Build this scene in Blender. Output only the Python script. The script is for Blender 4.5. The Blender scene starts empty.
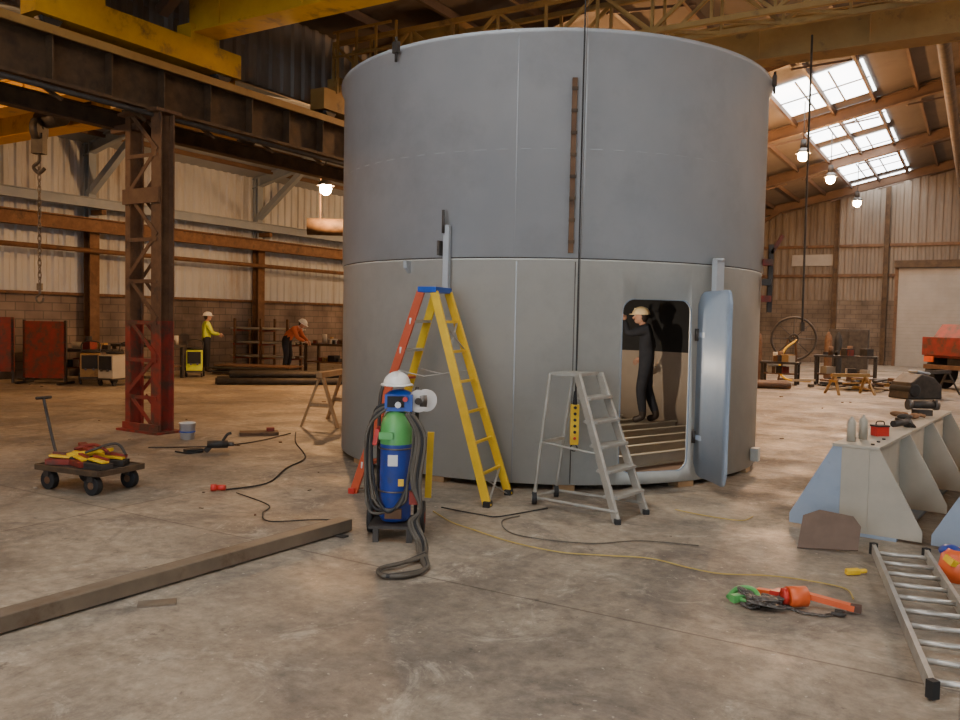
import bpy, bmesh, math, random
from mathutils import Matrix, Vector, Euler
random.seed(7)
SC=bpy.context.scene
RZ=-math.radians(31)      # building grid is turned 31 deg from the tank/camera axis
PI=math.pi
# ------------------------------------------------------------------ materials
def M(name,c1,c2=None,rough=.6,metal=0.,scale=6.,bump=0.,stretch=(1,1,1),c3=None,s3=1.2,lo=.35,hi=.7,t3=(.55,.7),emit=0):
    m=bpy.data.materials.new(name); m.use_nodes=True; nt=m.node_tree; N=nt.nodes; L=nt.links
    b=N['Principled BSDF']; b.inputs['Roughness'].default_value=rough; b.inputs['Metallic'].default_value=metal
    if c2 is None: c2=tuple(x*.8 for x in c1)
    tc=N.new('ShaderNodeTexCoord'); mp=N.new('ShaderNodeMapping'); mp.inputs['Scale'].default_value=stretch
    L.new(tc.outputs['Object'],mp.inputs['Vector'])
    n=N.new('ShaderNodeTexNoise'); n.inputs['Scale'].default_value=scale; n.inputs['Detail'].default_value=6; n.inputs['Roughness'].default_value=.6
    L.new(mp.outputs[0],n.inputs['Vector'])
    r=N.new('ShaderNodeValToRGB'); r.color_ramp.elements[0].position=lo; r.color_ramp.elements[1].position=hi
    r.color_ramp.elements[0].color=(*c1,1); r.color_ramp.elements[1].color=(*c2,1)
    L.new(n.outputs['Fac'],r.inputs[0]); col=r.outputs[0]
    if c3:
        n3=N.new('ShaderNodeTexNoise'); n3.inputs['Scale'].default_value=s3; n3.inputs['Detail'].default_value=8; n3.inputs['Roughness'].default_value=.7
        L.new(mp.outputs[0],n3.inputs['Vector'])
        r3=N.new('ShaderNodeValToRGB'); r3.color_ramp.elements[0].position=t3[0]; r3.color_ramp.elements[1].position=t3[1]
        r3.color_ramp.elements[0].color=(0,0,0,1); r3.color_ramp.elements[1].color=(1,1,1,1)
        L.new(n3.outputs['Fac'],r3.inputs[0])
        mx=N.new('ShaderNodeMix'); mx.data_type='RGBA'
        L.new(r3.outputs[0],mx.inputs[0]); L.new(col,mx.inputs[6]); mx.inputs[7].default_value=(*c3,1); col=mx.outputs[2]
    L.new(col,b.inputs['Base Color'])
    if bump:
        bp=N.new('ShaderNodeBump'); bp.inputs['Strength'].default_value=bump; bp.inputs['Distance'].default_value=.02
        L.new(n.outputs['Fac'],bp.inputs['Height']); L.new(bp.outputs[0],b.inputs['Normal'])
    if emit:
        b.inputs['Emission Color'].default_value=(*c1,1); b.inputs['Emission Strength'].default_value=emit
    return m
def brickmat(name,c1,c2,mortar,sc,axis,bw=.45,rh=.2):
    m=bpy.data.materials.new(name); m.use_nodes=True; nt=m.node_tree; N=nt.nodes; L=nt.links
    b=N['Principled BSDF']; b.inputs['Roughness'].default_value=.9
    tc=N.new('ShaderNodeTexCoord'); sp=N.new('ShaderNodeSeparateXYZ'); cb=N.new('ShaderNodeCombineXYZ')
    L.new(tc.outputs['Object'],sp.inputs[0]); L.new(sp.outputs[axis],cb.inputs[0]); L.new(sp.outputs[2],cb.inputs[1])
    br=N.new('ShaderNodeTexBrick'); br.inputs['Scale'].default_value=sc; br.inputs['Color1'].default_value=(*c1,1); br.inputs['Color2'].default_value=(*c2,1)
    br.inputs['Mortar'].default_value=(*mortar,1); br.inputs['Mortar Size'].default_value=.012; br.inputs['Brick Width'].default_value=bw; br.inputs['Row Height'].default_value=rh
    L.new(cb.outputs[0],br.inputs['Vector'])
    n=N.new('ShaderNodeTexNoise'); n.inputs['Scale'].default_value=.8; n.inputs['Detail'].default_value=7
    L.new(tc.outputs['Object'],n.inputs['Vector'])
    r=N.new('ShaderNodeValToRGB'); r.color_ramp.elements[0].position=.35; r.color_ramp.elements[1].position=.65
    r.color_ramp.elements[0].color=(.4,.37,.35,1); r.color_ramp.elements[1].color=(1.15,1.1,1.05,1); L.new(n.outputs[0],r.inputs[0])
    mx=N.new('ShaderNodeMix'); mx.data_type='RGBA'; mx.blend_type='MULTIPLY'; mx.inputs[0].default_value=1
    L.new(br.outputs[0],mx.inputs[6]); L.new(r.outputs[0],mx.inputs[7]); L.new(mx.outputs[2],b.inputs['Base Color'])
    return m
def floormat():
    m=bpy.data.materials.new('concrete_floor'); m.use_nodes=True; nt=m.node_tree; N=nt.nodes; L=nt.links
    b=N['Principled BSDF']
    tc=N.new('ShaderNodeTexCoord')
    def noise(s,d=8,r=.65,dist=0,off=0,st=(1,1,1)):
        mp=N.new('ShaderNodeMapping'); mp.inputs['Location'].default_value=(off,off*.7,0); mp.inputs['Scale'].default_value=st; L.new(tc.outputs['Object'],mp.inputs['Vector'])
        n=N.new('ShaderNodeTexNoise'); n.inputs['Scale'].default_value=s; n.inputs['Detail'].default_value=d; n.inputs['Roughness'].default_value=r; n.inputs['Distortion'].default_value=dist
        L.new(mp.outputs[0],n.inputs['Vector']); return n.outputs[0]
    def ramp(src,p0,c0,p1,c1):
        r=N.new('ShaderNodeValToRGB'); e=r.color_ramp.elements; e[0].position=p0; e[1].position=p1; e[0].color=(*c0,1); e[1].color=(*c1,1)
        L.new(src,r.inputs[0]); return r.outputs[0]
    def mix(f,a,c,mode='MIX',fv=1):
        x=N.new('ShaderNodeMix'); x.data_type='RGBA'; x.blend_type=mode
        if f is None: x.inputs[0].default_value=fv
        else: L.new(f,x.inputs[0])
        L.new(a,x.inputs[6])
        if isinstance(c,tuple): x.inputs[7].default_value=(*c,1)
        else: L.new(c,x.inputs[7])
        return x.outputs[2]
    g=lambda v:(v,v,v)
    base=ramp(noise(.45,8,.7,.4),.42,(.20,.165,.125),.58,(.36,.295,.215))
    c=mix(ramp(noise(.9,10,.75,.8,5),.50,g(0),.60,g(.75)),base,(.15,.125,.10))      # damp / oily areas
    c=mix(ramp(noise(1.6,10,.8,1.2,11),.55,g(0),.64,g(.7)),c,(.46,.40,.31))          # dusty pale areas
    c=mix(ramp(noise(1.2,8,.75,.5,23,(.35,1.6,1)),.57,g(0),.66,g(.55)),c,(.12,.095,.075)) # wheel tracks
    c=mix(None,c,ramp(noise(11,8,.75),.35,g(.68),.65,g(1.22)),'MULTIPLY')
    c=mix(ramp(noise(4.2,10,.8,0,31),.60,g(0),.66,g(.8)),c,(.07,.058,.048))
    c=mix(ramp(noise(22,3,.5,0,7),.68,g(0),.72,g(.7)),c,(.50,.44,.35))
    br=N.new('ShaderNodeTexBrick'); br.inputs['Scale'].default_value=1; br.inputs['Brick Width'].default_value=6; br.inputs['Row Height'].default_value=4.2
    br.inputs['Mortar Size'].default_value=.012; br.inputs['Mortar Smooth'].default_value=.6; br.offset=0
    br.inputs['Color1'].default_value=(1,1,1,1); br.inputs['Color2'].default_value=(.86,.88,.9,1); br.inputs['Mortar'].default_value=(.5,.47,.45,1)
    L.new(tc.outputs['Object'],br.inputs['Vector'])
    c=mix(None,c,br.outputs[0],'MULTIPLY')
    L.new(c,b.inputs['Base Color'])
    rr=ramp(noise(1.1),.35,g(.40),.65,g(.8)); L.new(rr,b.inputs['Roughness'])
    bp=N.new('ShaderNodeBump'); bp.inputs['Strength'].default_value=.35; bp.inputs['Distance'].default_value=.02
    L.new(noise(9,10,.7),bp.inputs['Height']); L.new(bp.outputs[0],b.inputs['Normal'])
    return m
m_floor=floormat()
m_tankU=M('grey_primer_upper',(.40,.435,.465),(.46,.49,.51),.42,0,1.1,c3=(.36,.385,.41),s3=.8,t3=(.48,.7))
m_tankL=M('grey_primer_lower',(.47,.48,.45),(.53,.53,.48),.45,0,1.2,c3=(.40,.405,.375),s3=.9,t3=(.48,.72))
m_tankIn=M('tank_inside_pale',(.38,.31,.24),(.44,.36,.28),.7,0,2)
m_tankFl=M('tank_floor_rust',(.14,.09,.06),(.2,.13,.085),.7,0,3)
m_black=M('matte_black',(.012,.012,.013),(.02,.02,.02),.7)
m_dark=M('dark_steel',(.035,.032,.03),(.07,.06,.05),.6,.3,8)
m_rust=M('rusty_steel',(.11,.055,.028),(.18,.10,.05),.75,.2,5,c3=(.05,.035,.028),s3=3,bump=.2)
m_rustd=M('dark_rusty_beam',(.06,.036,.02),(.12,.075,.038),.75,.2,5,c3=(.03,.022,.018),s3=2,bump=.2)
m_redp=M('red_oxide_paint',(.26,.028,.016),(.18,.024,.015),.65,0,6,c3=(.09,.04,.025),s3=4,t3=(.46,.6))
m_yel=M('crane_yellow',(.66,.36,.02),(.55,.29,.02),.5,0,4,c3=(.2,.11,.03),s3=2)
m_yelo=M('old_crane_yellow',(.30,.17,.045),(.38,.23,.065),.6,0,3,c3=(.12,.07,.03),s3=2)
m_yell=M('ladder_yellow',(.80,.52,.02),(.68,.42,.015),.4,0,8)
m_ladred=M('ladder_orange_red',(.52,.085,.03),(.43,.07,.02),.45)
m_blue=M('paint_blue',(.02,.05,.30),(.015,.04,.22),.5,0,6,c3=(.04,.06,.15),s3=9)
m_blue2=M('plastic_blue',(.01,.08,.45),None,.35)
m_green=M('paint_green',(.12,.42,.12),(.09,.34,.09),.4)
m_alu=M('aluminium',(.55,.53,.48),(.42,.40,.36),.4,.55,9)
m_alup=M('painted_steps_grey',(.38,.37,.33),(.30,.29,.25),.55,.2,9)
m_white=M('white_plastic',(.70,.70,.68),(.62,.62,.6),.35)
m_greysteel=M('blue_grey_steel_plate',(.26,.33,.42),(.31,.37,.45),.5,0,4,c3=(.22,.27,.33),s3=3)
m_cream=M('pale_primer_plate',(.38,.35,.28),(.44,.40,.32),.6,0,4)
m_boxbeam=M('mill_scale_beam',(.15,.115,.08),(.21,.165,.115),.6,.2,4,c3=(.11,.07,.04),s3=3)
m_brown=M('brown_offcut',(.12,.078,.055),(.16,.105,.075),.75,0,6)
m_orange=M('orange_plastic',(.75,.13,.03),(.65,.10,.02),.45)
m_red=M('red_plastic',(.55,.03,.02),(.45,.03,.02),.4)
m_hivis=M('hi_vis_yellow',(.65,.75,.05),(.55,.65,.05),.8)
m_navy=M('navy_overall',(.012,.014,.022),(.02,.022,.03),.85,0,12)
m_orangecloth=M('orange_workwear',(.55,.14,.05),None,.85)
m_skin=M('skin',(.50,.28,.19),(.45,.24,.16),.55)
m_hatw=M('helmet_white',(.8,.79,.74),None,.3)
m_haty=M('helmet_cream',(.9,.72,.42),None,.35)
m_boot=M('boot_leather',(.03,.02,.015),None,.6)
m_corr=M('white_cladding',(.43,.47,.52),(.36,.395,.43),.5,0,1.6,stretch=(1,1,.25),c3=(.28,.25,.22),s3=.9,t3=(.5,.72))
m_corrb=M('brown_grey_cladding',(.19,.165,.14),(.24,.21,.18),.6,0,1.5,stretch=(1,1,.2),c3=(.10,.08,.06),s3=1.,t3=(.45,.7))
m_clad=M('end_cladding',(.165,.135,.105),(.21,.17,.13),.7,0,.8,stretch=(1,1,.3),c3=(.10,.075,.055),s3=.5,t3=(.45,.7))
m_roof=M('roof_sheet',(.10,.08,.065),(.14,.11,.09),.85,0,.8,c3=(.06,.045,.038),s3=.6)
m_roofb=M('roof_sheet_bluish',(.20,.23,.28),(.26,.29,.33),.8,0,.8)
m_raft=M('rafter_brown',(.085,.05,.03),(.12,.07,.042),.7,.1,3)
m_raftb=M('rafter_blue_grey',(.20,.25,.31),(.25,.29,.34),.7,0,3)
m_brickL=brickmat('blockwork_left',(.23,.19,.165),(.19,.155,.135),(.12,.105,.095),1,1)
m_brickE=brickmat('blockwork_end',(.20,.165,.13),(.17,.14,.11),(.11,.09,.075),1,0)
m_sky=M('skylight_pane',(.92,.97,1.0),(.92,.97,1.0),.4,emit=10)
m_lamp=M('lamp_glow',(1,.70,.38),(1,.70,.38),.4,emit=150)
m_roller=M('roller_shutter',(.30,.285,.265),(.25,.24,.22),.5,.1,2)
m_cordY=M('cable_yellow',(.50,.36,.09),None,.5)
m_hose=M('hose_grey',(.10,.085,.065),(.07,.06,.045),.6)
m_wood=M('plank_wood',(.34,.22,.11),(.27,.17,.085),.8,0,5,stretch=(1,6,1))
m_glove=M('leather_brown',(.25,.13,.06),None,.8)
m_rivet=M('chain_steel',(.12,.11,.10),(.18,.16,.14),.45,.7,20)

# ------------------------------------------------------------------ mesh builder
class B:
    def __init__(s,name): s.name=name; s.bm=bmesh.new(); s.mats=[]
    def mi(s,m):
        if m not in s.mats: s.mats.append(m)
        return s.mats.index(m)
    def face(s,vs,m,smooth=False):
        try: f=s.bm.faces.new(vs)
        except ValueError: return
        f.material_index=s.mi(m); f.smooth=smooth
    def hexa(s,P,m):
        v=[s.bm.verts.new(p) for p in P]
        for q in ((0,3,2,1),(4,5,6,7),(0,1,5,4),(1,2,6,5),(2,3,7,6),(3,0,4,7)): s.face([v[i] for i in q],m)
    def box(s,c,d,m,rot=None):
        c=Vector(c); x,y,z=[k/2 for k in d]
        P=[Vector(p) for p in ((-x,-y,-z),(x,-y,-z),(x,y,-z),(-x,y,-z),(-x,-y,z),(x,-y,z),(x,y,z),(-x,y,z))]
        if rot is not None:
            R=Euler(rot).to_matrix() if not isinstance(rot,Matrix) else rot
            P=[R@p for p in P]
        s.hexa([p+c for p in P],m)
    def bar(s,a,b,w,h,m,up=(0,0,1)):
        a=Vector(a); b=Vector(b); y=(b-a); L=y.length; y.normalize(); up=Vector(up)
        x=y.cross(up)
        if x.length<1e-3: x=y.cross(Vector((1,0,0)))
        x.normalize(); z=x.cross(y)
        R=Matrix((x,y,z)).transposed(); s.box((a+b)/2,(w,L,h),m,R)
    def ibeam(s,a,b,w,h,m,t=.03):
        a=Vector(a); b=Vector(b); u=Vector((0,0,1)); d=(b-a).normalized(); x=d.cross(u).normalized(); z=x.cross(d)
        s.bar(a+z*(h/2-t/2),b+z*(h/2-t/2),w,t,m); s.bar(a-z*(h/2-t/2),b-z*(h/2-t/2),w,t,m); s.bar(a,b,t*.7,h-2*t,m)
    def cyl(s,a,b,r,m,r2=None,seg=16,caps=True):
        a=Vector(a); b=Vector(b); r2=r if r2 is None else r2
        y=(b-a).normalized(); x=y.orthogonal().normalized(); z=x.cross(y)
        A=[];C=[]
        for i in range(seg):
            t=2*PI*i/seg; d=x*math.cos(t)+z*math.sin(t)
            A.append(s.bm.verts.new(a+d*r)); C.append(s.bm.verts.new(b+d*r2))
        for i in range(seg):
            j=(i+1)%seg; s.face([A[i],C[i],C[j],A[j]],m,True)
        if caps: s.face(A,m); s.face(C[::-1],m)
    def sph(s,c,r,m,sc=(1,1,1),seg=16,rings=10,rot=None,zmin=-1):
        c=Vector(c); R=Euler(rot).to_matrix() if rot else Matrix.Identity(3)
        rows=[]
        a0=math.asin(max(-1,zmin))
        for j in range(rings+1):
            ph=a0+(PI/2-a0)*j/rings
            rows.append([s.bm.verts.new(c+R@Vector((math.cos(ph)*math.cos(2*PI*i/seg)*r*sc[0],math.cos(ph)*math.sin(2*PI*i/seg)*r*sc[1],math.sin(ph)*r*sc[2]))) for i in range(seg)])
        for j in range(rings):
            for i in range(seg):
                k=(i+1)%seg; s.face([rows[j][i],rows[j][k],rows[j+1][k],rows[j+1][i]],m,True)
        if zmin>-1: s.face(rows[0][::-1],m)
    def tube(s,pts,r,m,seg=8,res=6,closed=False,radii=None):
        P=[Vector(p) for p in pts]
        if res>1 and len(P)>2:
            Q=[];n=len(P); RR=[]
            for i in range(n if closed else n-1):
                p0=P[(i-1)%n] if (i>0 or closed) else P[0]; p1=P[i]; p2=P[(i+1)%n]; p3=P[(i+2)%n] if (i+2<n or closed) else P[-1]
                for k in range(res):
                    t=k/res; Q.append(.5*((2*p1)+(p2-p0)*t+(2*p0-5*p1+4*p2-p3)*t*t+(3*p1-p0-3*p2+p3)*t**3))
                    if radii: RR.append(radii[i]*(1-t)+radii[(i+1)%n]*t)
            if not closed: Q.append(P[-1]); RR.append(radii[-1] if radii else r)
            P=Q; radii=RR if radii else None
        n=len(P); rings=[]; x=None
        for i in range(n):
            if closed: d=(P[(i+1)%n]-P[i-1])
            else: d=P[min(i+1,n-1)]-P[max(i-1,0)]
            if d.length<1e-6: d=Vector((0,0,1))
            d.normalize()
            x=d.orthogonal().normalized() if x is None else (x-d*x.dot(d)).normalized()
            z=d.cross(x); rr=radii[i] if radii else r
            rings.append([s.bm.verts.new(P[i]+(x*math.cos(2*PI*k/seg)+z*math.sin(2*PI*k/seg))*rr) for k in range(seg)])
        for i in range(n if closed else n-1):
            a=rings[i]; c=rings[(i+1)%n]
            for k in range(seg):
                l=(k+1)%seg; s.face([a[k],a[l],c[l],c[k]],m,True)
        if not closed: s.face(rings[0][::-1],m); s.face(rings[-1],m)
    def prism(s,pts,ext,m):
        ext=Vector(ext); A=[s.bm.verts.new(Vector(p)-ext/2) for p in pts]; C=[s.bm.verts.new(Vector(p)+ext/2) for p in pts]
        n=len(pts)
        s.face(A[::-1],m); s.face(C,m)
        for i in range(n): s.face([A[i],A[(i+1)%n],C[(i+1)%n],C[i]],m)
    def torus(s,c,R,r,m,axis=(0,0,1),seg=28,rs=8):
        ax=Vector(axis).normalized(); x=ax.orthogonal().normalized(); y=ax.cross(x); c=Vector(c)
        s.tube([c+(x*math.cos(2*PI*i/seg)+y*math.sin(2*PI*i/seg))*R for i in range(seg)],r,m,rs,1,True)
    def lathe(s,prof,m,c=(0,0,0),seg=32,closedprof=False,mats=None,smooth=True):
        c=Vector(c); rows=[[s.bm.verts.new(c+Vector((r*math.cos(2*PI*i/seg),r*math.sin(2*PI*i/seg),z))) for i in range(seg)] for r,z in prof]
        n=len(prof)
        for j in range(n if closedprof else n-1):
            a=rows[j]; b=rows[(j+1)%n]; mm=mats[j] if mats else m
            for i in range(seg):
                k=(i+1)%seg; s.face([a[i],a[k],b[k],b[i]],mm,smooth)
    def done(s,loc=(0,0,0),rotz=0,bevel=0,parent=None,recalc=True):
        if recalc: bmesh.ops.recalc_face_normals(s.bm,faces=s.bm.faces)
        me=bpy.data.meshes.new(s.name); s.bm.to_mesh(me); s.bm.free()
        for m in s.mats: me.materials.append(m)
        o=bpy.data.objects.new(s.name,me); SC.collection.objects.link(o)
        o.location=loc; o.rotation_euler=(0,0,rotz)
        if bevel:
            b=o.modifiers.new('bevel','BEVEL'); b.width=bevel; b.segments=2; b.limit_method='ANGLE'; b.angle_limit=math.radians(50)
        if parent: o.parent=parent
        return o

# ------------------------------------------------------------------ camera
cam=bpy.data.cameras.new("camera"); co=bpy.data.objects.new("camera",cam); SC.collection.objects.link(co)
cam.sensor_width=36; cam.lens=830/960*36; cam.clip_end=200
co.matrix_world=Matrix.Translation((0,0,1.6))@Matrix.Rotation(math.radians(90-2.76),4,'X')@Matrix.Rotation(math.radians(1.2),4,'Z')
SC.camera=co

# ------------------------------------------------------------------ building shell (local x=u across, y=w along)
UL,UM,UR,W0,W1=-19.3,-9.6,13.6,-8.,40.
EAVE=6.6; SL=.22; RIDGE=2.
def roofz(u): return EAVE+SL*(u-UM) if u<=RIDGE else EAVE+SL*(RIDGE-UM)-SL*(u-RIDGE)
b=B('floor'); b.box(((UL+UR)/2,(W0+W1)/2,-.1),(UR-UL+.6,W1-W0+.6,.2),m_floor); b.done(rotz=RZ)
def corr(b,p0,p1,z0,z1f,m,pitch=.3,depth=.04,nrm=(1,0)):
    p0=Vector(p0); p1=Vector(p1); L=(p1-p0).length; d=(p1-p0)/L; n=Vector(nrm); k=int(L/pitch); prev=None
    zf=z1f if callable(z1f) else (lambda t:z1f)
    for i in range(k+1):
        for off,dd in ((0,0),(.35,0),(.5,1),(.85,1)):
            t=min((i+off)*pitch,L); q=p0+d*t+n*depth*dd
            a=b.bm.verts.new((q.x,q.y,z0)); c=b.bm.verts.new((q.x,q.y,zf(t)))
            if prev: b.face([prev[0],a,c,prev[1]],m)
            prev=(a,c)
LE=5.8
b=B('wall_left')
b.box((UL-.15,(W0+W1)/2,1.0),(.3,W1-W0,2.0),m_brickL)
corr(b,(UL,W0),(UL,W1),2.0,LE+.1,m_corr)
b.box((UL-.2,(W0+W1)/2,LE/2+.1),(.1,W1-W0,LE),m_corr)
b.box((UL+.01,(W0+W1)/2,2.03),(.14,W1-W0,.07),m_rust)
b.done(rotz=RZ,recalc=False)
b=B('wall_end')
b.box(((UL+UR)/2,W1+.15,1.4),(UR-UL,.3,2.8),m_brickE)
corr(b,(UL,W1),(UM,W1),2.8,lambda t:LE+min(t,9.7-t)*.24,m_clad,nrm=(0,-1))
corr(b,(UM,W1),(UR,W1),2.8,lambda t:roofz(UM+t),m_clad,nrm=(0,-1))
b.box(((UM+UR)/2,W1+.25,4.6),(UR-UM,.1,9.2),m_clad); b.box(((UL+UM)/2,W1+.25,3.5),(UM-UL,.1,7),m_clad)
for z in (3.9,5.2): b.box(((UL+UR)/2,W1-.08,z),(UR-UL,.1,.12),m_rust)
for u in (-9.6,-5.6,-3.6,1.4,6): b.ibeam((u,W1-.25,0),(u+.001,W1-.25,roofz(u)-.2),.2,.2,m_rustd)
b.box((-6.6,W1-.06,4.6),(1.8,.06,.5),m_roller)
b.done(rotz=RZ,recalc=False)
b=B('door_1')
for i in range(28): b.box((-1.1,W1-.2+(.012 if i%2 else 0),.08+i*.15),(4.,.05,.146),m_roller)
b.box((-1.1,W1-.3,4.35),(4.3,.4,.3),m_rustd)
b.box((-3.15,W1-.25,2.1),(.12,.12,4.2),m_rust); b.box((.95,W1-.25,2.1),(.12,.12,4.2),m_rust)
b.done(rotz=RZ)
b=B('wall_right'); b.box((UR+.15,(W0+W1)/2,3.3),(.3,W1-W0,6.6),m_clad); b.done(rotz=RZ)
b=B('wall_rear')  # opening in this unseen wall is added to let soft sky light in
b.box(((UL-4)/2,W0-.15,3.6),(-4-UL,.3,7.2),m_clad); b.box(((UR+4)/2,W0-.15,4.2),(UR-4,.3,8.4),m_clad)
b.box((0,W0-.15,7.),(8,.3,4.4),m_clad); b.done(rotz=RZ)
# roof
b=B('ceiling')
T=.08; UE=UM-.65
for (ua,ub,za,zb,m) in ((UE,RIDGE,roofz(UE),roofz(RIDGE),m_roof),(RIDGE,UR,roofz(RIDGE),roofz(UR),m_roof),(UL,-14.5,LE,LE+1.15,m_roofb),(-14.5,UM-.4,LE+1.15,LE,m_roofb)):
    b.hexa([(ua,W0,za),(ub,W0,zb),(ub,W1,zb),(ua,W1,za),(ua,W0,za+T),(ub,W0,zb+T),(ub,W1,zb+T),(ua,W1,za+T)],m)
b.done(rotz=RZ)
b=B('wall_bay_divider'); corr(b,(UM-.4,W0),(UM-.4,W1),5.25,6.5,m_corrb,pitch=.25); b.box((UM-.5,(W0+W1)/2,5.87),(.06,W1-W0,1.24),m_corrb)
b.done(rotz=RZ,recalc=False)
# rafters & purlins
b=B('roof_trusses')
for k in range(8):
    w=-5+6.2*k
    for s,(ua,ub) in enumerate(((UM,RIDGE),(RIDGE,UR))):
        za,zb=roofz(ua),roofz(ub)
        b.ibeam((ua,w,za-.22),(ub,w,zb-.22),.2,.34,m_raft)
    b.bar((UM+.1,w,5.6),(UM+1.8,w,roofz(UM+1.8)-.35),.14,.14,m_raft)
    for i in range(6):
        u=UM+1.9*i; b.bar((u,w+.1,roofz(u)-.45),(u+1.0,w+1.9,roofz(u+1)-.1),.05,.05,m_raft)
n=12
for i in range(n):
    u=UM+.5+i*1.05
    b.bar((u,W0,roofz(u)-.1),(u,W1,roofz(u)-.1),.07,.15,m_raft)
for i in range(6):
    u=RIDGE+1+i*2; b.bar((u,W0,roofz(u)-.1),(u,W1,roofz(u)-.1),.07,.15,m_raft)
b.tube([(-.8,W0,6.9),(-.8,W1-1,6.9)],.12,m_rustd,12,1)
b.done(rotz=RZ)
b=B('roof_rafters_side_bay')
for k in range(8):
    w=-4.+ 5.6*k
    b.ibeam((UL,w,LE-.2),(-14.5,w,LE+.95),.18,.3,m_raftb); b.ibeam((-14.5,w,LE+.95),(UM-.5,w,LE-.2),.18,.3,m_raftb)
    b.bar((UL+.15,w,4.5),(UL+2.0,w,LE+.05),.16,.16,m_raftb)
    b.ibeam((UL+.2,w,3.6),(UL+.201,w,LE),.2,.2,m_raftb); b.ibeam((UL+.25,w,0),(UL+.251,w,3.6),.26,.26,m_rust)
for i in range(4):
    for s in (0,1):
        u=UL+.8+i*1.2; z=LE+(u-UL)*.24-.08
        if s: u=-14.5+(-14.5-u)
        b.bar((u,W0,z),(u,W1,z),.06,.12,m_raft)
b.done(rotz=RZ)
# skylights
k=0
for w in range(-6,40,4):
    for (ua,ub) in ((-5.0,-2.7),(6.7,9.)):
        if ua<0 and 4<w<20: continue
        k+=1; b=B('window_%d'%k)
        wa,wb=w+.1,w+3.1
        za,zb=roofz(ua)-.03,roofz(ub)-.03
        b.hexa([(ua,wa,za-.02),(ub,wa,zb-.02),(ub,wb,zb-.02),(ua,wb,za-.02),(ua,wa,za),(ub,wa,zb),(ub,wb,zb),(ua,wb,za)],m_sky)
        for j in range(1,3):
            u=ua+(ub-ua)*j/3; b.bar((u,wa,roofz(u)-.07),(u,wb,roofz(u)-.07),.04,.03,m_raft)
        b.bar((ua,(wa+wb)/2,za-.04),(ub,(wa+wb)/2,zb-.04),.04,.03,m_raft)
        b.done(rotz=RZ)
# ------------------------------------------------------------------ crane runways and columns
b=B('crane_runway_beam')
for uu,z0 in ((UM,4.25),):
    zc=4.58
    b.ibeam((uu,W0+.2,zc),(uu,W1-.3,zc),.34,.62,m_rustd,.04)
    b.bar((uu,W0+.2,4.93),(uu,W1-.3,4.93),.07,.07,m_rivet)
    b.bar((uu+.24,W0+.2,4.86),(uu+.24,W1-.3,4.86),.03,.10,m_yelo)
    b.bar((uu-.4,W0+.2,4.95),(uu-.4,W1-.3,4.95),.5,.05,m_rustd)
    for i in range(60):
        w=W0+.6+i*.78; b.box((uu+.08,w,zc),(.14,.02,.54),m_rustd)
    b.tube([(uu+.2,W0+.2,4.2),(uu+.2,W1-.4,4.2)],.035,m_dark,8,1)
    for i in range(40):
        w=W0+1+i*1.15; b.bar((uu+.1,w,4.27),(uu+.1,w+.35,4.12),.04,.04,m_rustd)
b.done(rotz=RZ)
b=B('crane_runway_beam'); b.ibeam((UL+.55,W0+.2,3.72),(UL+.55,W1-.3,3.72),.22,.34,m_rust,.03); b.tube([(UL+.5,W0+.2,3.1),(UL+.5,W1-.4,3.1)],.06,m_rust,10,1); b.done(rotz=RZ)
for k,w in enumerate((7.3,14.,20.7,27.4,34.1,.6)):
    b=B('crane_column')
    z1=4.26
    for (za,zb,m) in ((0,1.5,m_redp),(1.5,z1,m_rust)):
        for du,ww in ((-.31,.10),(.27,.19)):
            for dw in (-.1,.1): b.box((du,dw,(za+zb)/2),(ww,.02,zb-za),m)
            b.box((du,0,(za+zb)/2),(.02,.19,zb-za),m)
        nn=3 if za==0 else 5
        for i in range(nn):
            a=za+(zb-za)*i/nn; c=za+(zb-za)*(i+1)/nn; s=1 if i%2 else -1
            b.bar((-.3*s,-.115,a+.03),(.22*s,-.115,c-.03),.055,.014,m,up=(0,1,0))
            b.bar((-.3*s,.115,a+.03),(.22*s,.115,c-.03),.05,.012,m,up=(0,1,0))
            b.bar((-.34,-.115,c-.03),(.3,-.115,c-.03),.05,.014,m,up=(0,1,0))
    b.box((0,0,.015),(.85,.42,.03),m_redp); b.box((0,0,z1-.02),(.8,.4,.04),m_rust)
    b.box((0,-.135,3.15),(.74,.03,.2),m_rust); b.box((0,-.135,.06),(.74,.03,.12),m_redp)
    p=Matrix.Rotation(RZ,3,'Z')@Vector((UM,w,0)); b.done(loc=p,rotz=RZ)
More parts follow.
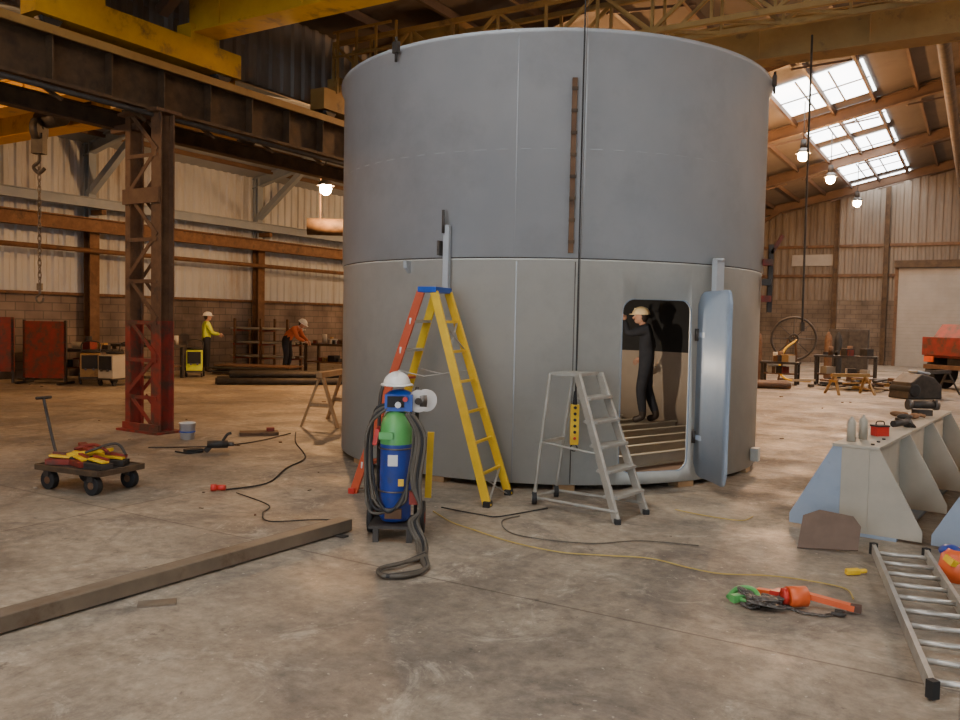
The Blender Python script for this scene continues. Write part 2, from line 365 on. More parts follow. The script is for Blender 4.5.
def bridge(name,w1,w2,ua,ub,zb,h,m,z_end,lattice=False):
    b=B(name)
    for i,w in enumerate((w1,w2)):
        if lattice and i==0:
            for z in (zb,zb+h*1.2):
                for dw in (-.25,.25): b.bar((ua,w+dw,z),(ub,w+dw,z),.07,.07,m)
            nn=int((ub-ua)/.8)
            for j in range(nn):
                x=ua+(ub-ua)*j/nn; x2=ua+(ub-ua)*(j+1)/nn
                for dw in (-.25,.25):
                    a,c=(zb,zb+h*1.2) if j%2 else (zb+h*1.2,zb)
                    b.bar((x,w+dw,a),(x2,w+dw,c),.045,.045,m); b.bar((x,w+dw,zb),(x,w+dw,zb+h*1.2),.04,.04,m)
                b.bar((x,w-.25,zb),(x2,w+.25,zb),.04,.04,m)
        else:
            b.box(((ua+ub)/2,w,zb+h/2),(ub-ua,.32,h),m)
            b.box(((ua+ub)/2,w,zb+h),(ub-ua,.42,.03),m); b.box(((ua+ub)/2,w,zb),(ub-ua,.42,.03),m)
            for j in range(int((ub-ua)/1.5)): b.box((ua+.6+j*1.5,w-.17,zb+h/2),(.03,.03,h),m)
    for u in (ua,ub):
        b.box((u,(w1+w2)/2,z_end+.25),(.3,w2-w1+1.3,.34),m)
        for w in (w1-.4,w2+.4): b.cyl((u-.08,w,z_end+.12),(u+.08,w,z_end+.12),.14,m_dark)
        for w in (w1,w2): b.box((u,w,(z_end+.4+zb)/2+.05),(.28,.5,abs(zb-z_end-.4)+.1),m)
    return b
b=bridge('overhead_crane',6.3,8.1,UM,12.9,5.5,.55,m_yel,4.97)
b.box((-3.1,7.2,6.1),(1.2,2.2,.25),m_yel); b.cyl((-3.6,7.2,5.85),(-2.6,7.2,5.85),.2,m_dark)
b.done(rotz=RZ)
b=bridge('overhead_crane',11.2,13.,UM,12.9,5.55,.55,m_yelo,4.97,True)
b.box((-7.9,12.,6.2),(1.3,1.6,.3),m_yelo); b.box((-8.3,11.2,5.5),(.5,.4,.6),m_dark)
for z in (5.9,6.3): b.bar((UM+.2,10.7,z),(-8.2,10.7,z),.035,.035,m_yelo)
for i in range(4): b.bar((UM+.3+i*.4,10.7,5.3),(UM+.3+i*.4,10.7,6.3),.035,.035,m_yelo)
b.done(rotz=RZ)
b=bridge('overhead_crane',8.0,9.3,UL+.75,UM-.75,4.95,.42,m_yel,4.35)
b.box((-14,8.65,5.3),(.8,1.2,.2),m_dark); b.cyl((-14.3,8.65,4.95),(-13.7,8.65,4.95),.16,m_dark)
b.done(rotz=RZ)
b=B('crane_runway_beam')
for u in (UL+.75,UM-.75): b.ibeam((u,W0+.2,4.24),(u,W1-.3,4.24),.16,.24,m_raftb if u<-15 else m_rustd,.02)
for k in range(8):
    w=-4.+5.6*k; b.bar((UL+.2,w,4.05),(UL+.75,w,4.05),.12,.12,m_rust)
for w in (7.3,14.,20.7,27.4,34.1,.6): b.bar((UM-.75,w,4.1),(UM-.2,w,4.1),.12,.1,m_rust)
b.done(rotz=RZ)
# ------------------------------------------------------------------ chains
def chain(name,x,y,z0,z1,r,m,hook=True,block=None):
    b=B(name); z=z1; i=0; l=r*5
    while z>z0:
        pts=[]
        for k in range(8):
            t=2*PI*k/8; q=(math.cos(t)*r*1.1, math.sin(t)*l*.62)
            pts.append((x+(q[0] if i%2==0 else 0),y+(q[0] if i%2 else 0),z-l/2+q[1]))
        b.tube(pts,r*.38,m,5,1,True); z-=l*.85; i+=1
    if hook:
        b.box((x,y,z0-.03),(.08,.06,.12),m)
        b.tube([(x,y,z0-.08),(x,y,z0-.16),(x-.06,y,z0-.22),(x-.03,y,z0-.3),(x+.04,y,z0-.29),(x+.07,y,z0-.22)],.02,m,8)
    return b
b=chain('crane_hook_and_chain',-7.75,14.6,2.05,4.2,.025,m_rivet)
b.cyl((-7.82,14.6,4.75),(-7.68,14.6,4.75),.2,m_dark); b.box((-7.75,14.6,4.5),(.2,.16,.35),m_dark); b.tube([(-7.75,14.6,4.35),(-7.75,14.6,4.2),(-7.85,14.6,4.1),(-7.75,14.6,4.0),(-7.65,14.6,4.08)],.03,m_dark,8)
b.cyl((-7.68,14.6,4.75),(-7.68,14.6,4.9),.015,m_dark); b.cyl((-7.82,14.6,4.75),(-7.82,14.6,4.9),.015,m_dark); b.done()
b=B('hanging_rope'); b.tube([(4.35,11.3,5.5),(4.36,11.3,3),(4.37,11.3,1.65)],.015,m_dark,6); b.box((4.37,11.3,1.6),(.05,.05,.12),m_dark); b.done()
b=B('crane_pendant_control')
px,py=.86,7.42
b.tube([(px,py,5.9),(px,py,3),(px+.005,py,.95)],.008,m_black,6)
b.tube([(px+.03,py+.02,5.9),(px+.02,py+.02,3),(px+.01,py,.95)],.003,m_rivet,5)
b.box((px,py,.68),(.075,.06,.36),m_yell)
b.cyl((px,py,.86),(px,py,.98),.022,m_black,.012)
for i in range(6): b.cyl((px,py-.03,.56+i*.055),(px,py-.045,.56+i*.055),.014,m_black if i else m_red,seg=10)
b.torus((px,py,.47),.03,.006,m_black,(0,1,0),12,6)
b.done(bevel=.006)
# ------------------------------------------------------------------ steel tank
CX,CY,R=.82,10.27,2.49
b=B('steel_tank')
prof=[(R,.06),(R,2.165),(R+.008,2.17),(R+.008,2.185),(R+.002,2.188),(R+.002,2.197),(R+.014,2.20),(R+.014,4.24),(R+.05,4.25),(R+.05,4.29),(R-.03,4.29),(R-.03,1.2),(R-.03,.06)]
mats=[m_tankL,m_tankL,m_tankL,m_dark,m_dark,m_tankU,m_tankU,m_tankU,m_tankU,m_tankU,m_black,m_tankIn,m_tankL]  # inner wall coloured near-black above, pale below
b.lathe(prof,m_tankU,(0,0,0),160,True,mats)
tank=b.done((CX,CY,0))
th=math.radians(20.8); rad=Vector((math.sin(th),-math.cos(th),0)); tan=Vector((math.cos(th),math.sin(th),0))
def rrect(w,h,r,n=6):
    P=[]
    for cx,cz,a0 in ((w/2-r,h/2-r,0),(-w/2+r,h/2-r,90),(-w/2+r,-h/2+r,180),(w/2-r,-h/2+r,270)):
        for i in range(n+1):
            a=math.radians(a0+90*i/n); P.append((cx+r*math.cos(a),cz+r*math.sin(a)))
    return P
b=B('cutter'); zc=1.0; b.prism([Vector((0,0,zc))+tan*x+Vector((0,0,z))+rad*R for x,z in rrect(.77,1.66,.12)],rad*1.0,m_tankL)
cut=b.done((CX,CY,0))
md=tank.modifiers.new('opening','BOOLEAN'); md.object=cut; md.operation='DIFFERENCE'; md.solver='EXACT'
dg=bpy.context.evaluated_depsgraph_get(); me=bpy.data.meshes.new_from_object(tank.evaluated_get(dg)); tank.modifiers.clear(); tank.data=me
bpy.data.objects.remove(cut)
def onT(thd,z,dr=0.): a=math.radians(thd); return Vector((CX+(R+.014+dr)*math.sin(a),CY-(R+.014+dr)*math.cos(a),z))
def child(b,**k):
    o=b.done(**k); o.parent=tank; o.matrix_parent_inverse=Matrix.Translation(tank.location).inverted(); return o
b=B('opening_frame')
P=[]
for x,z in rrect(.775,1.665,.125):
    a=20.8+math.degrees(x/R); P.append(onT(a,zc+z,-.022))
b.tube(P,.009,m_greysteel,6,1,True); child(b)
b=B('floor_plate'); b.cyl((CX,CY,.07),(CX,CY,.12),R-.04,m_tankFl,seg=64)
for i in range(9):
    t=-1.9+i*.45; hl=math.sqrt(max(.1,2.35**2-t*t)); d=Vector((.8,.6,0)); n_=Vector((-.6,.8,0)); c=Vector((CX,CY,.185))+n_*t
    b.ibeam(c-d*hl,c+d*hl,.07,.13,m_cream,.015)
child(b)
b=B('packers')
for a in range(0,360,30): p=onT(a,.03,-.1); b.box(p,(.2,.14,.06),m_wood,(0,0,math.radians(a)))
child(b)
b=B('stiffener_bar')
b.bar(onT(0,2.24,.02),onT(0,3.84,.02),.045,.04,m_rust,up=(0,1,0))
for i in range(8): b.box(onT(0,2.34+i*.2,.042),(.055,.02,.03),m_rustd)
child(b)
b=B('weld_seams')
b.tube([onT(-11.5,.07,-.014),onT(-11.5,2.16,-.014)],.006,m_tankU,5,1)
b.tube([onT(2.6,2.22),onT(2.6,4.24)],.005,m_tankU,5,1)
b.tube([onT(-12,2.22),onT(-12,4.24)],.004,m_tankU,5,1)
b.tube([onT(1.2,.07,-.014),onT(1.2,2.16,-.014)],.005,m_rivet,5,1)
b.tube([onT(a,3.2,-.001) for a in range(-70,75,5)],.003,m_tankU,5,1)
child(b)
b=B('lifting_lug')
b.box(onT(-27,2.2,.05),(.06,.05,.60),m_tankU,(0,0,math.radians(-27))); b.cyl(onT(-27.5,2.42,.09),onT(-27.5,2.64,.09),.014,m_dark)
b.box(onT(-28.5,2.28,.07),(.025,.07,.14),m_rivet,(0,0,math.radians(-27)))
b.prism([onT(-38,2.05,.0),onT(-38,2.17,.0),onT(-37.5,2.17,.09),onT(-37.5,2.1,.09)],tuple(Vector((.03,.02,0))),m_tankU)
child(b)
b=B('side_bracket')
p=onT(35.3,1.98,.08); b.box(p,(.11,.06,.5),m_tankU,(0,0,math.radians(36))); b.cyl(p+Vector((0,0,.24)),p+Vector((0,0,.27)),.055,m_tankU)
for z,m in ((2.3,m_redp),(2.08,m_dark),(1.9,m_redp)):
    q=onT(66,z,.06); b.box(q,(.16,.1,.07),m,(0,0,math.radians(66)))
q=onT(66,2.1,.09); b.bar(q+Vector((0,0,-.35)),q+Vector((0,0,.4)),.03,.05,m_dark); b.bar(q+Vector((0,0,.3)),q+Vector((.12,0,.5)),.03,.04,m_redp)
q=onT(60,.2,.04); b.box(q,(.12,.08,.14),m_tankL,(0,0,math.radians(60)))
child(b)
b=B('rim_clamps')
for a in (-42,66):
    q=onT(a,4.28,.06); b.box(q,(.07,.045,.11),m_dark,(0,0,math.radians(a))); b.cyl(q+Vector((0,0,-.14)),q+Vector((0,0,.1)),.014,m_dark)
child(b)
b=B('door_leaf')
H=onT(31.,1.0,.03); E=Vector((2.235,7.42,1.0)); dv=(E-H); dv.z=0; Ld=dv.length; dv.normalize(); nn=Vector((-dv.y,dv.x,0))
ns=14; rows=[]; zt=.90
for i in range(ns+1):
    x=-Ld/2+Ld*i/ns; ins=.13; dxe=max(0,abs(x)-(Ld/2-ins)); hh=zt-(ins-math.sqrt(max(0,ins*ins-dxe*dxe))); bow=.035*(1-(2*x/Ld)**2)
    p=(H+E)/2+dv*x+nn*bow
    rows.append([b.bm.verts.new(Vector((p.x,p.y,1.02+s*hh))+nn*o) for s,o in ((-1,-.012),(1,-.012),(1,.012),(-1,.012))])
for i in range(ns):
    a,c=rows[i],rows[i+1]
    for k in range(4):
        l=(k+1)%4; b.face([a[k],a[l],c[l],c[k]],m_greysteel,k%2==0)
b.face(rows[0],m_greysteel); b.face(rows[-1][::-1],m_greysteel)
for z in (.5,1.5): b.cyl(H+Vector((-.01,0,z-1.06)),H+Vector((-.01,0,z-.94)),.025,m_dark); b.bar(H+Vector((0,0,z-1)),H+dv*.12+nn*.02+Vector((0,0,z-1)),.025,.05,m_greysteel)
child(b)
# ------------------------------------------------------------------ people
def person(name,J,shirt,trous,hat,scale=1.,vest=None,headrot=(0,0,0),bulk=1.0):
    me=bpy.data.meshes.new(name); names=list(J['pts'].keys()); P=J['pts']
    edges=[('pelvis','spine'),('spine','chest'),('chest','neck'),('neck','head0')]
    for s in 'LR': edges+=[('chest','sh'+s),('sh'+s,'el'+s),('el'+s,'wr'+s),('pelvis','hip'+s),('hip'+s,'kn'+s),('kn'+s,'an'+s),('an'+s,'to'+s)]
    me.from_pydata([P[n] for n in names],[(names.index(a),names.index(c)) for a,c in edges],[])
    o=bpy.data.objects.new(name,me); SC.collection.objects.link(o)
    sk=o.modifiers.new('skin','SKIN'); sk.use_smooth_shade=True
    rad={'pelvis':(.16,.125),'spine':(.15,.12),'chest':(.18,.13),'neck':(.058,.058),'head0':(.05,.05),'sh':(.082,.082),'el':(.062,.062),'wr':(.04,.04),'hip':(.11,.115),'kn':(.082,.084),'an':(.062,.062),'to':(.05,.045)}
    for i,n in enumerate(names):
        k=n if n in rad else n[:-1]; me.skin_vertices[0].data[i].radius=tuple(r*bulk for r in rad[k]); me.skin_vertices[0].data[i].use_root=(n=='pelvis')
    su=o.modifiers.new('sub','SUBSURF'); su.levels=2; su.render_levels=2
    dg=bpy.context.evaluated_depsgraph_get(); m2=bpy.data.meshes.new_from_object(o.evaluated_get(dg)); bpy.data.objects.remove(o)
    m2.materials.clear()
    for m in (shirt,trous,m_skin,m_boot,vest or shirt): m2.materials.append(m)
    V_={k:Vector(v) for k,v in P.items()}
    def dist(p,a,c):
        ab=c-a; t=max(0,min(1,(p-a).dot(ab)/ab.length_squared)); return (p-a-ab*t).length
    for f in m2.polygons:
        c=f.center; best=min(edges,key=lambda e:dist(c,V_[e[0]],V_[e[1]])); k=best[1]
        f.material_index={'spine':4,'chest':4,'neck':4,'head0':2}.get(k,0)
        if k[:2] in('kn','hi'): f.material_index=1
        if k[:2]=='an': f.material_index=1 if (c-V_[best[1]]).length>.12 else 3
        if k[:2]=='to': f.material_index=3
        if k=='neck' and (c-V_['neck']).length<.06: f.material_index=2
        f.use_smooth=True
    b=B(name); b.bm.from_mesh(m2); b.mats=[shirt,trous,m_skin,m_boot,vest or shirt]
    hc=V_['head0']+Vector((0,.02,.07)); hr=Euler(headrot).to_matrix()
    def hp(*v): return hc+hr@Vector(v)
    b.sph(hc,.1,m_skin,(.76,.95,1.15),20,14,headrot)
    b.sph(hp(0,.045,-.06),.055,m_skin,(.95,.9,.8),12,8,headrot)
    b.cyl(hp(0,.085,.012),hp(0,.115,-.022),.008,m_skin,.016,8); b.sph(hp(0,.108,-.024),.015,m_skin)
    for s in(-1,1):
        b.sph(hp(s*.03,.084,.012),.012,m_white); b.sph(hp(s*.03,.094,.012),.006,m_black); b.sph(hp(s*.077,-.005,-.005),.026,m_skin,(.4,.8,1.2),10,6,headrot)
    b.tube([hp(-.024,.09,-.056),hp(0,.097,-.054),hp(.024,.09,-.056)],.005,m_redp,6)
    b.sph(hp(0,-.025,.01),.1,m_boot,(.78,.85,1.1),16,10,headrot)
    if hat:
        b.sph(hp(0,-.005,.035),.125,hat,(.9,1.08,.95),20,8,headrot,0.0)
        b.cyl(hp(0,-.005,.03),hp(0,-.005,.04),.142,hat,.135,24); b.sph(hp(0,.11,.035),.07,hat,(1.1,1,.12),14,6,headrot)
        b.bar(hp(0,-.11,.1),hp(0,.1,.12),.02,.02,hat)
    for s,sg in (('L',-1),('R',1)):
        w=V_['wr'+s]; d=(w-V_['el'+s]).normalized(); side=Vector(J['side'+s]); side=(side-d*side.dot(d)).normalized(); pn=d.cross(side)
        b.sph(w+d*.055,.045,m_skin,(.9,.9,.9),12,8)
        for i in range(4):
            off=side*(-.03+.02*i); L=(.07,.08,.075,.058)[i]; r0=w+d*.08+off
            b.tube([r0-d*.03,r0,r0+d*L*.45+pn*.012,r0+d*L*.75+pn*.035,r0+d*L*.85+pn*.055],.009,m_skin,6,2)
        b.tube([w+d*.03-side*.03,w+d*.055-side*.055,w+d*.085-side*.06+pn*.02],.011,m_skin,6,2)
    for v in b.bm.verts: v.co*=scale
    b.name=name
    bpy.data.meshes.remove(m2)
    return b
std=dict(pelvis=(0,0,.95),spine=(0,0,1.14),chest=(0,0,1.34),neck=(0,.01,1.48),head0=(0,.02,1.54),
 shL=(-.18,0,1.41),elL=(-.24,-.02,1.13),wrL=(-.26,.06,.89),shR=(.18,0,1.41),elR=(.24,-.02,1.13),wrR=(.26,.06,.89),
 hipL=(-.09,0,.9),knL=(-.11,.02,.5),anL=(-.12,-.01,.09),toL=(-.14,.15,.045),hipR=(.09,0,.9),knR=(.11,.02,.5),anR=(.12,-.01,.09),toR=(.14,.15,.045))
p1=dict(std); p1.update(chest=(0,.03,1.34),neck=(0,.06,1.48),head0=(0,.085,1.53),shL=(-.18,.02,1.41),elL=(-.23,.27,1.34),wrL=(-.10,.33,1.54),
  shR=(.18,.02,1.41),elR=(.23,-.08,1.14),wrR=(.2,.10,.98),knL=(-.10,.07,.5),anL=(-.11,.02,.09),toL=(-.12,.18,.045),knR=(.1,-.02,.5),anR=(.11,-.17,.09),toR=(.13,-.02,.045))
b=person('worker',dict(pts=p1,sideL=(1,0,0),sideR=(0,1,0)),m_navy,m_navy,m_haty,.90)
b.box((-.06,.335,1.47),(.075,.012,.14),m_black,(.25,0,.2))
b.done((2.26,11.25,.25),math.radians(75))
p2=dict(std); p2.update(elL=(-.24,.12,1.15),wrL=(-.14,.34,1.1),elR=(.24,.12,1.15),wrR=(.14,.34,1.12))
b=person('worker',dict(pts=p2,sideL=(1,0,0),sideR=(1,0,0)),m_hivis,m_navy,m_hatw,.95,vest=m_hivis)
b.done((-7.5,22.7,0),math.radians(-60))
p3=dict(std); p3.update(spine=(0,.12,1.1),chest=(0,.28,1.22),neck=(0,.40,1.29),head0=(0,.46,1.31),shL=(-.18,.30,1.25),elL=(-.22,.42,1.0),wrL=(-.12,.6,.9),shR=(.18,.30,1.25),elR=(.22,.42,1.0),wrR=(.12,.6,.9),knL=(-.11,.08,.5),knR=(.11,.06,.5))
b=person('worker',dict(pts=p3,sideL=(1,0,0),sideR=(1,0,0)),m_orangecloth,m_navy,m_hatw,1.,headrot=(-.6,0,0))
b.done((-5.5,23.5,0),math.radians(-100))
b=B('work_lamp')
for a in (0,120,240): b.cyl((.45,9.5,.9),(.45+.3*math.cos(math.radians(a)),9.5+.3*math.sin(math.radians(a)),.26),.012,m_dark,seg=8)
b.cyl((.45,9.5,.9),(.45,9.5,1.55),.014,m_dark,seg=8); b.box((.43,9.46,1.62),(.16,.05,.12),m_yell,(0,0,-.7)); b.done()
def light(name,typ,loc,e,col,**k):
    l=bpy.data.lights.new(name,typ); l.energy=e; l.color=col
    for a,v in k.items(): setattr(l,a,v)
    o=bpy.data.objects.new(name,l); SC.collection.objects.link(o); o.location=loc; return o
light('work_lamp_bulb','POINT',(.72,9.42,1.58),170,(1,.82,.62),shadow_soft_size=.03)
# ------------------------------------------------------------------ yellow step ladder (A-frame)
b=B('step_ladder')
Z=1.84; wv=Vector((.19,.50,0)).normalized()
c0=Vector((-.42,7.52,Z))
A0=Vector((-1.13,7.5,0)); A1=A0+wv*.56; C0=Vector((.09,7.05,0)); C1=C0+wv*.56
tA0=c0-wv*.16+Vector((-.06,.02,0)); tA1=c0+wv*.16+Vector((-.06,.02,0)); tC0=c0-wv*.16+Vector((.06,-.02,0)); tC1=c0+wv*.16+Vector((.06,-.02,0))
side=Vector((1.2,-.45,0)).normalized()
def rail(a,c,m): b.bar(a,c,.028,.075,m,up=side)
rail(A0,tA0,m_ladred); rail(A1,tA1,m_yell); rail(C0,tC0,m_yell); rail(C1,tC1,m_yell)
for i in range(1,7):
    t=i/7.; p=A0.lerp(tA0,t); q=A1.lerp(tA1,t); b.bar(p,q,.085,.025,m_ladred if i<5 else m_alu)
    b.box(p,(.03,.03,.06),m_alu)
for i in range(1,7):
    t=i/7.; p=C0.lerp(tC0,t); q=C1.lerp(tC1,t); b.bar(p,q,.025,.025,m_yell)
for i in (0,5):
    t=i/7.; b.bar(C0.lerp(tC0,t),C1.lerp(tC1,t+1/7.),.02,.008,m_alu); b.bar(C1.lerp(tC1,t),C0.lerp(tC0,t+1/7.),.02,.008,m_alu)
b.box(c0+Vector((0,0,.02)),(.18,.36,.05),m_blue2,(0,0,math.atan2(-wv.x,wv.y)))
for s,(a,c) in enumerate(((A0.lerp(tA0,.62),C0.lerp(tC0,.62)),(A1.lerp(tA1,.62),C1.lerp(tC1,.62)))):
    mid=(a+c)/2+Vector((0,0,-.05)); b.bar(a,mid,.02,.008,m_alu); b.bar(mid,c,.02,.008,m_alu)
for p in (A0,A1,C0,C1): b.box(p+Vector((0,0,.025)),(.06,.09,.05),m_black if p is not A0 else m_red,(0,0,-.36))
b.done(bevel=.004)
# ------------------------------------------------------------------ small platform steps
b=B('platform_steps')
P1=Vector((1.12,6.55,.0)); P2=Vector((1.42,6.92,.0)); wv=(P2-P1).normalized(); 
T1=Vector((.83,7.03,1.15)); T2=T1+wv*.36; 
b.bar(P1,T1,.03,.07,m_alup); b.bar(P2,T2,.03,.07,m_alup)
for i in range(1,6):
    t=i/6.; b.bar(P1.lerp(T1,t),P2.lerp(T2,t),.13,.025,m_alup)
K1=T1+Vector((-.22,.14,0)); K2=T2+Vector((-.22,.10,0))
b.prism([T1,T2,K2,K1],(0,0,.03),m_alup)
F1=Vector((.50,7.2,.06)); F2=Vector((.72,7.52,.06))
for k,f in ((K1,F1),(K2,F2)): b.tube([k,f],.015,m_alup,8,1)
b.tube([F1,F2],.015,m_alup,8,1); b.tube([F1,P1+Vector((0,0,.09))],.014,m_alup,8,1); b.tube([F2,P2+Vector((0,0,.09))],.014,m_alup,8,1)
b.bar(K1.lerp(F1,.55),K2.lerp(F2,.55),.02,.03,m_alup)
b.tube([K1.lerp(F1,.55),P1.lerp(T1,.45)],.01,m_alup,8,1)
for f in (F1,F2): b.cyl(f+Vector((-.02,0,-.005)),f+Vector((.02,0,-.005)),.055,m_black); b.box(f,(.05,.05,.05),m_alup)
for f in (P1,P2): b.box(f+Vector((0,0,.02)),(.05,.09,.04),m_black)
b.done(bevel=.003)
# ------------------------------------------------------------------ welding gas trolley
b=B('gas_cylinder_trolley')
gx,gy=-.60,6.02
b.lathe([(0,.13),(.10,.13),(.115,.16),(.115,.69)],m_blue,(gx,gy,0),28); b.lathe([(.1155,.69),(.1155,.80),(.10,.87),(.07,.915),(.035,.93),(.035,.97),(0,.97)],m_green,(gx,gy,0),28)
b.cyl((gx,gy,.97),(gx,gy,1.04),.03,m_rust)
b.box((gx-.01,gy-.116,.58),(.07,.006,.08),m_white); b.box((gx+.05,gy-.108,.42),(.04,.006,.05),m_yell)
for s in(-1,1):
    b.tube([(gx+s*.14,gy+.13,.12),(gx+s*.14,gy+.13,.9),(gx+s*.13,gy+.22,1.08)],.014,m_dark,8)
    b.cyl((gx+s*.19-.02,gy+.13,.12),(gx+s*.19+.02,gy+.13,.12),.12,m_black,seg=20); b.cyl((gx+s*.19-.025,gy+.13,.12),(gx+s*.19+.025,gy+.13,.12),.05,m_redp)
b.box((gx,gy-.01,.11),(.34,.34,.02),m_dark); b.bar((gx-.14,gy+.13,.5),(gx+.14,gy+.13,.5),.02,.04,m_dark)
b.cyl((gx-.2,gy+.13,.12),(gx+.2,gy+.13,.12),.012,m_dark)
b.box((gx-.12,gy-.15,.05),(.04,.04,.1),m_dark); b.box((gx+.12,gy-.15,.05),(.04,.04,.1),m_dark)
for z in (.35,.66): b.torus((gx,gy,z),.122,.006,m_rivet,(0,0,1))
b.box((gx+.02,gy+.02,.99),(.20,.17,.12),m_blue2); b.sph((gx+.02,gy+.02,1.03),.11,m_blue2,(.95,.85,.5),16,8)
b.box((gx-.0,gy-.075,1.0),(.12,.012,.08),m_black); b.cyl((gx+.02,gy-.09,.98),(gx+.02,gy-.11,.98),.022,m_white); b.cyl((gx+.07,gy-.08,1.02),(gx+.07,gy-.1,1.02),.018,m_red)
b.cyl((gx+.15,gy+.03,1.0),(gx+.162,gy+.0,1.0),.082,m_white,seg=28); b.cyl((gx+.20,gy+.09,1.0),(gx+.215,gy+.06,1.0),.082,m_white,seg=28)
b.cyl((gx+.155,gy+.045,1.0),(gx+.205,gy+.06,1.0),.06,m_rivet,seg=20); b.cyl((gx+.15,gy+.01,1.0),(gx+.162,gy-.02,1.0),.025,m_dark,seg=16)
b.box((gx+.235,gy+.2,.5),(.05,.02,.5),m_yell,(0,.03,0)); b.box((gx-.14,gy+.02,.74),(.03,.16,.12),m_red,(0,.2,0))
b.box((gx-.06,gy-.13,.76),(.10,.02,.05),m_green)
random.seed(3)
for i in range(4):
    dx=-.15-.014*i; b.tube([(gx-.02,gy-.05,.98),(gx+dx,gy-.04-.01*i,.93-.04*i),(gx+dx-.02,gy-.05,.6-.05*i),(gx+dx+.03,gy-.1,.32-.04*i),(gx-.02+.03*i,gy-.16,.22+.02*i),(gx+.10,gy-.15,.42),(gx+.14,gy-.08,.82),(gx+.07,gy,1.0)],.011,m_hose if i%2 else m_black,7)
for i in range(4):
    b.tube([(gx+.08+.015*i,gy-.12,.92),(gx+.16+.02*i,gy-.13,.75),(gx+.13+.02*i,gy-.16,.45),(gx+.2,gy-.18,.25),(gx+.12+.02*i,gy-.17,.15),(gx+.18+.02*i,gy-.24,.03),(gx+.22+.015*i,gy-.55,.022),(gx+.28,gy-.85,.022),(gx+.16-.03*i,gy-1.0,.022),(gx+.02,gy-.98,.022),(gx+.0,gy-.86,.024),(gx+.14,gy-.74,.03),(gx+.26,gy-.6+.03*i,.03)],.014,m_hose if i!=2 else m_black,7)
b.box((gx+.15,gy-.14,.32),(.07,.05,.09),m_redp); b.box((gx+.0,gy-.13,.2),(.12,.03,.07),m_rust)
b.done()
b=B('hard_hat'); hx,hy,hz=gx-.0,gy+.0,1.118
b.sph((hx,hy,hz),.105,m_hatw,(.95,1.15,.92),24,10,None,0.); b.cyl((hx,hy,hz-.004),(hx,hy,hz+.008),.122,m_hatw,.114,28); b.sph((hx,hy-.11,hz),.075,m_hatw,(1.1,.8,.12),14,6)
b.bar((hx,hy-.09,hz+.077),(hx,hy+.1,hz+.077),.025,.03,m_hatw); b.done(bevel=0)
# ------------------------------------------------------------------ small four wheel cart with skates
b=B('platform_cart')
W,D=.78,.5
b.box((0,0,.2),(W,D,.035),m_dark); 
for s in(-1,1):
    b.box((0,s*D/2,.2),(W,.03,.05),m_rustd); b.box((s*W/2,0,.2),(.03,D,.05),m_rustd)
    for t in(-1,1):
        b.cyl((t*.27,s*.2-.03,.085),(t*.27,s*.2+.03,.085),.085,m_black,seg=22); b.cyl((t*.27,s*.2-.034,.085),(t*.27,s*.2+.034,.085),.035,m_rust,seg=14); b.box((t*.27,s*.2,.15),(.06,.09,.06),m_dark)
b.tube([(-.38,0,.2),(-.46,0,.34),(-.60,.0,.78)],.014,m_dark,8); b.cyl((-.60,-.08,.79),(-.60,.08,.79),.014,m_dark)
random.seed(5)
for i,(x,y,r) in enumerate(((-.2,.1,.2),(0,-.1,-.3),(.2,.08,.4),(.05,.12,.1),(.24,-.12,-.1),(-.22,-.12,.5))):
    z=.245
    b.box((x,y,z),(.24,.13,.05),m_redp if i%2 else m_dark,(0,0,r)); b.box((x,y,z+.045),(.20,.07,.02),m_yell,(0,.08,r)); b.box((x,y+.03,z+.06),(.2,.03,.03),m_redp,(0,.08,r))
    b.cyl((x-.1,y-.02,z+.02),(x-.1,y+.02,z+.02),.03,m_black); 
b.box((.0,0,.33),(.42,.07,.03),m_yell,(0,-.14,.3)); b.box((-.1,.05,.36),(.28,.07,.03),m_redp,(0,.1,-.4)); b.tube([(-.2,0,.34),(.0,.05,.39),(.25,-.02,.35)],.015,m_redp,8); b.tube([(.05,-.1,.34),(.2,.1,.41),(.33,.1,.32)],.012,m_dark,8)
b.done((-3.52,7.48,0),math.radians(-24),bevel=.004)
# ------------------------------------------------------------------ steel box beam on floor
b=B('steel_box_beam')
a=Vector((-3.75,1.95,.055)); c=Vector((-.98,6.16,.055)); d=(c-a).normalized(); n_=Vector((-d.y,d.x,0))
w,h,t=.125,.085,.009
for s in(-1,1): b.bar(a+n_*s*(w/2-t/2),c+n_*s*(w/2-t/2),t,h,m_boxbeam)
b.bar(a+Vector((0,0,h/2-t/2)),c+Vector((0,0,h/2-t/2)),w-2*t,t,m_boxbeam); b.bar(a-Vector((0,0,h/2-t/2)),c-Vector((0,0,h/2-t/2)),w-2*t,t,m_boxbeam)
for q in (a+d*.5,c-d*.15): b.bar(q-n_*.14-Vector((0,0,.049)),q+n_*.14-Vector((0,0,.049)),.06,.012,m_dark)
b.done(bevel=.003)
b=B('steel_flat_plate'); b.box((0,0,.006),(.2,.09,.012),m_boxbeam); b.done((-1.75,4.5,0),.3)
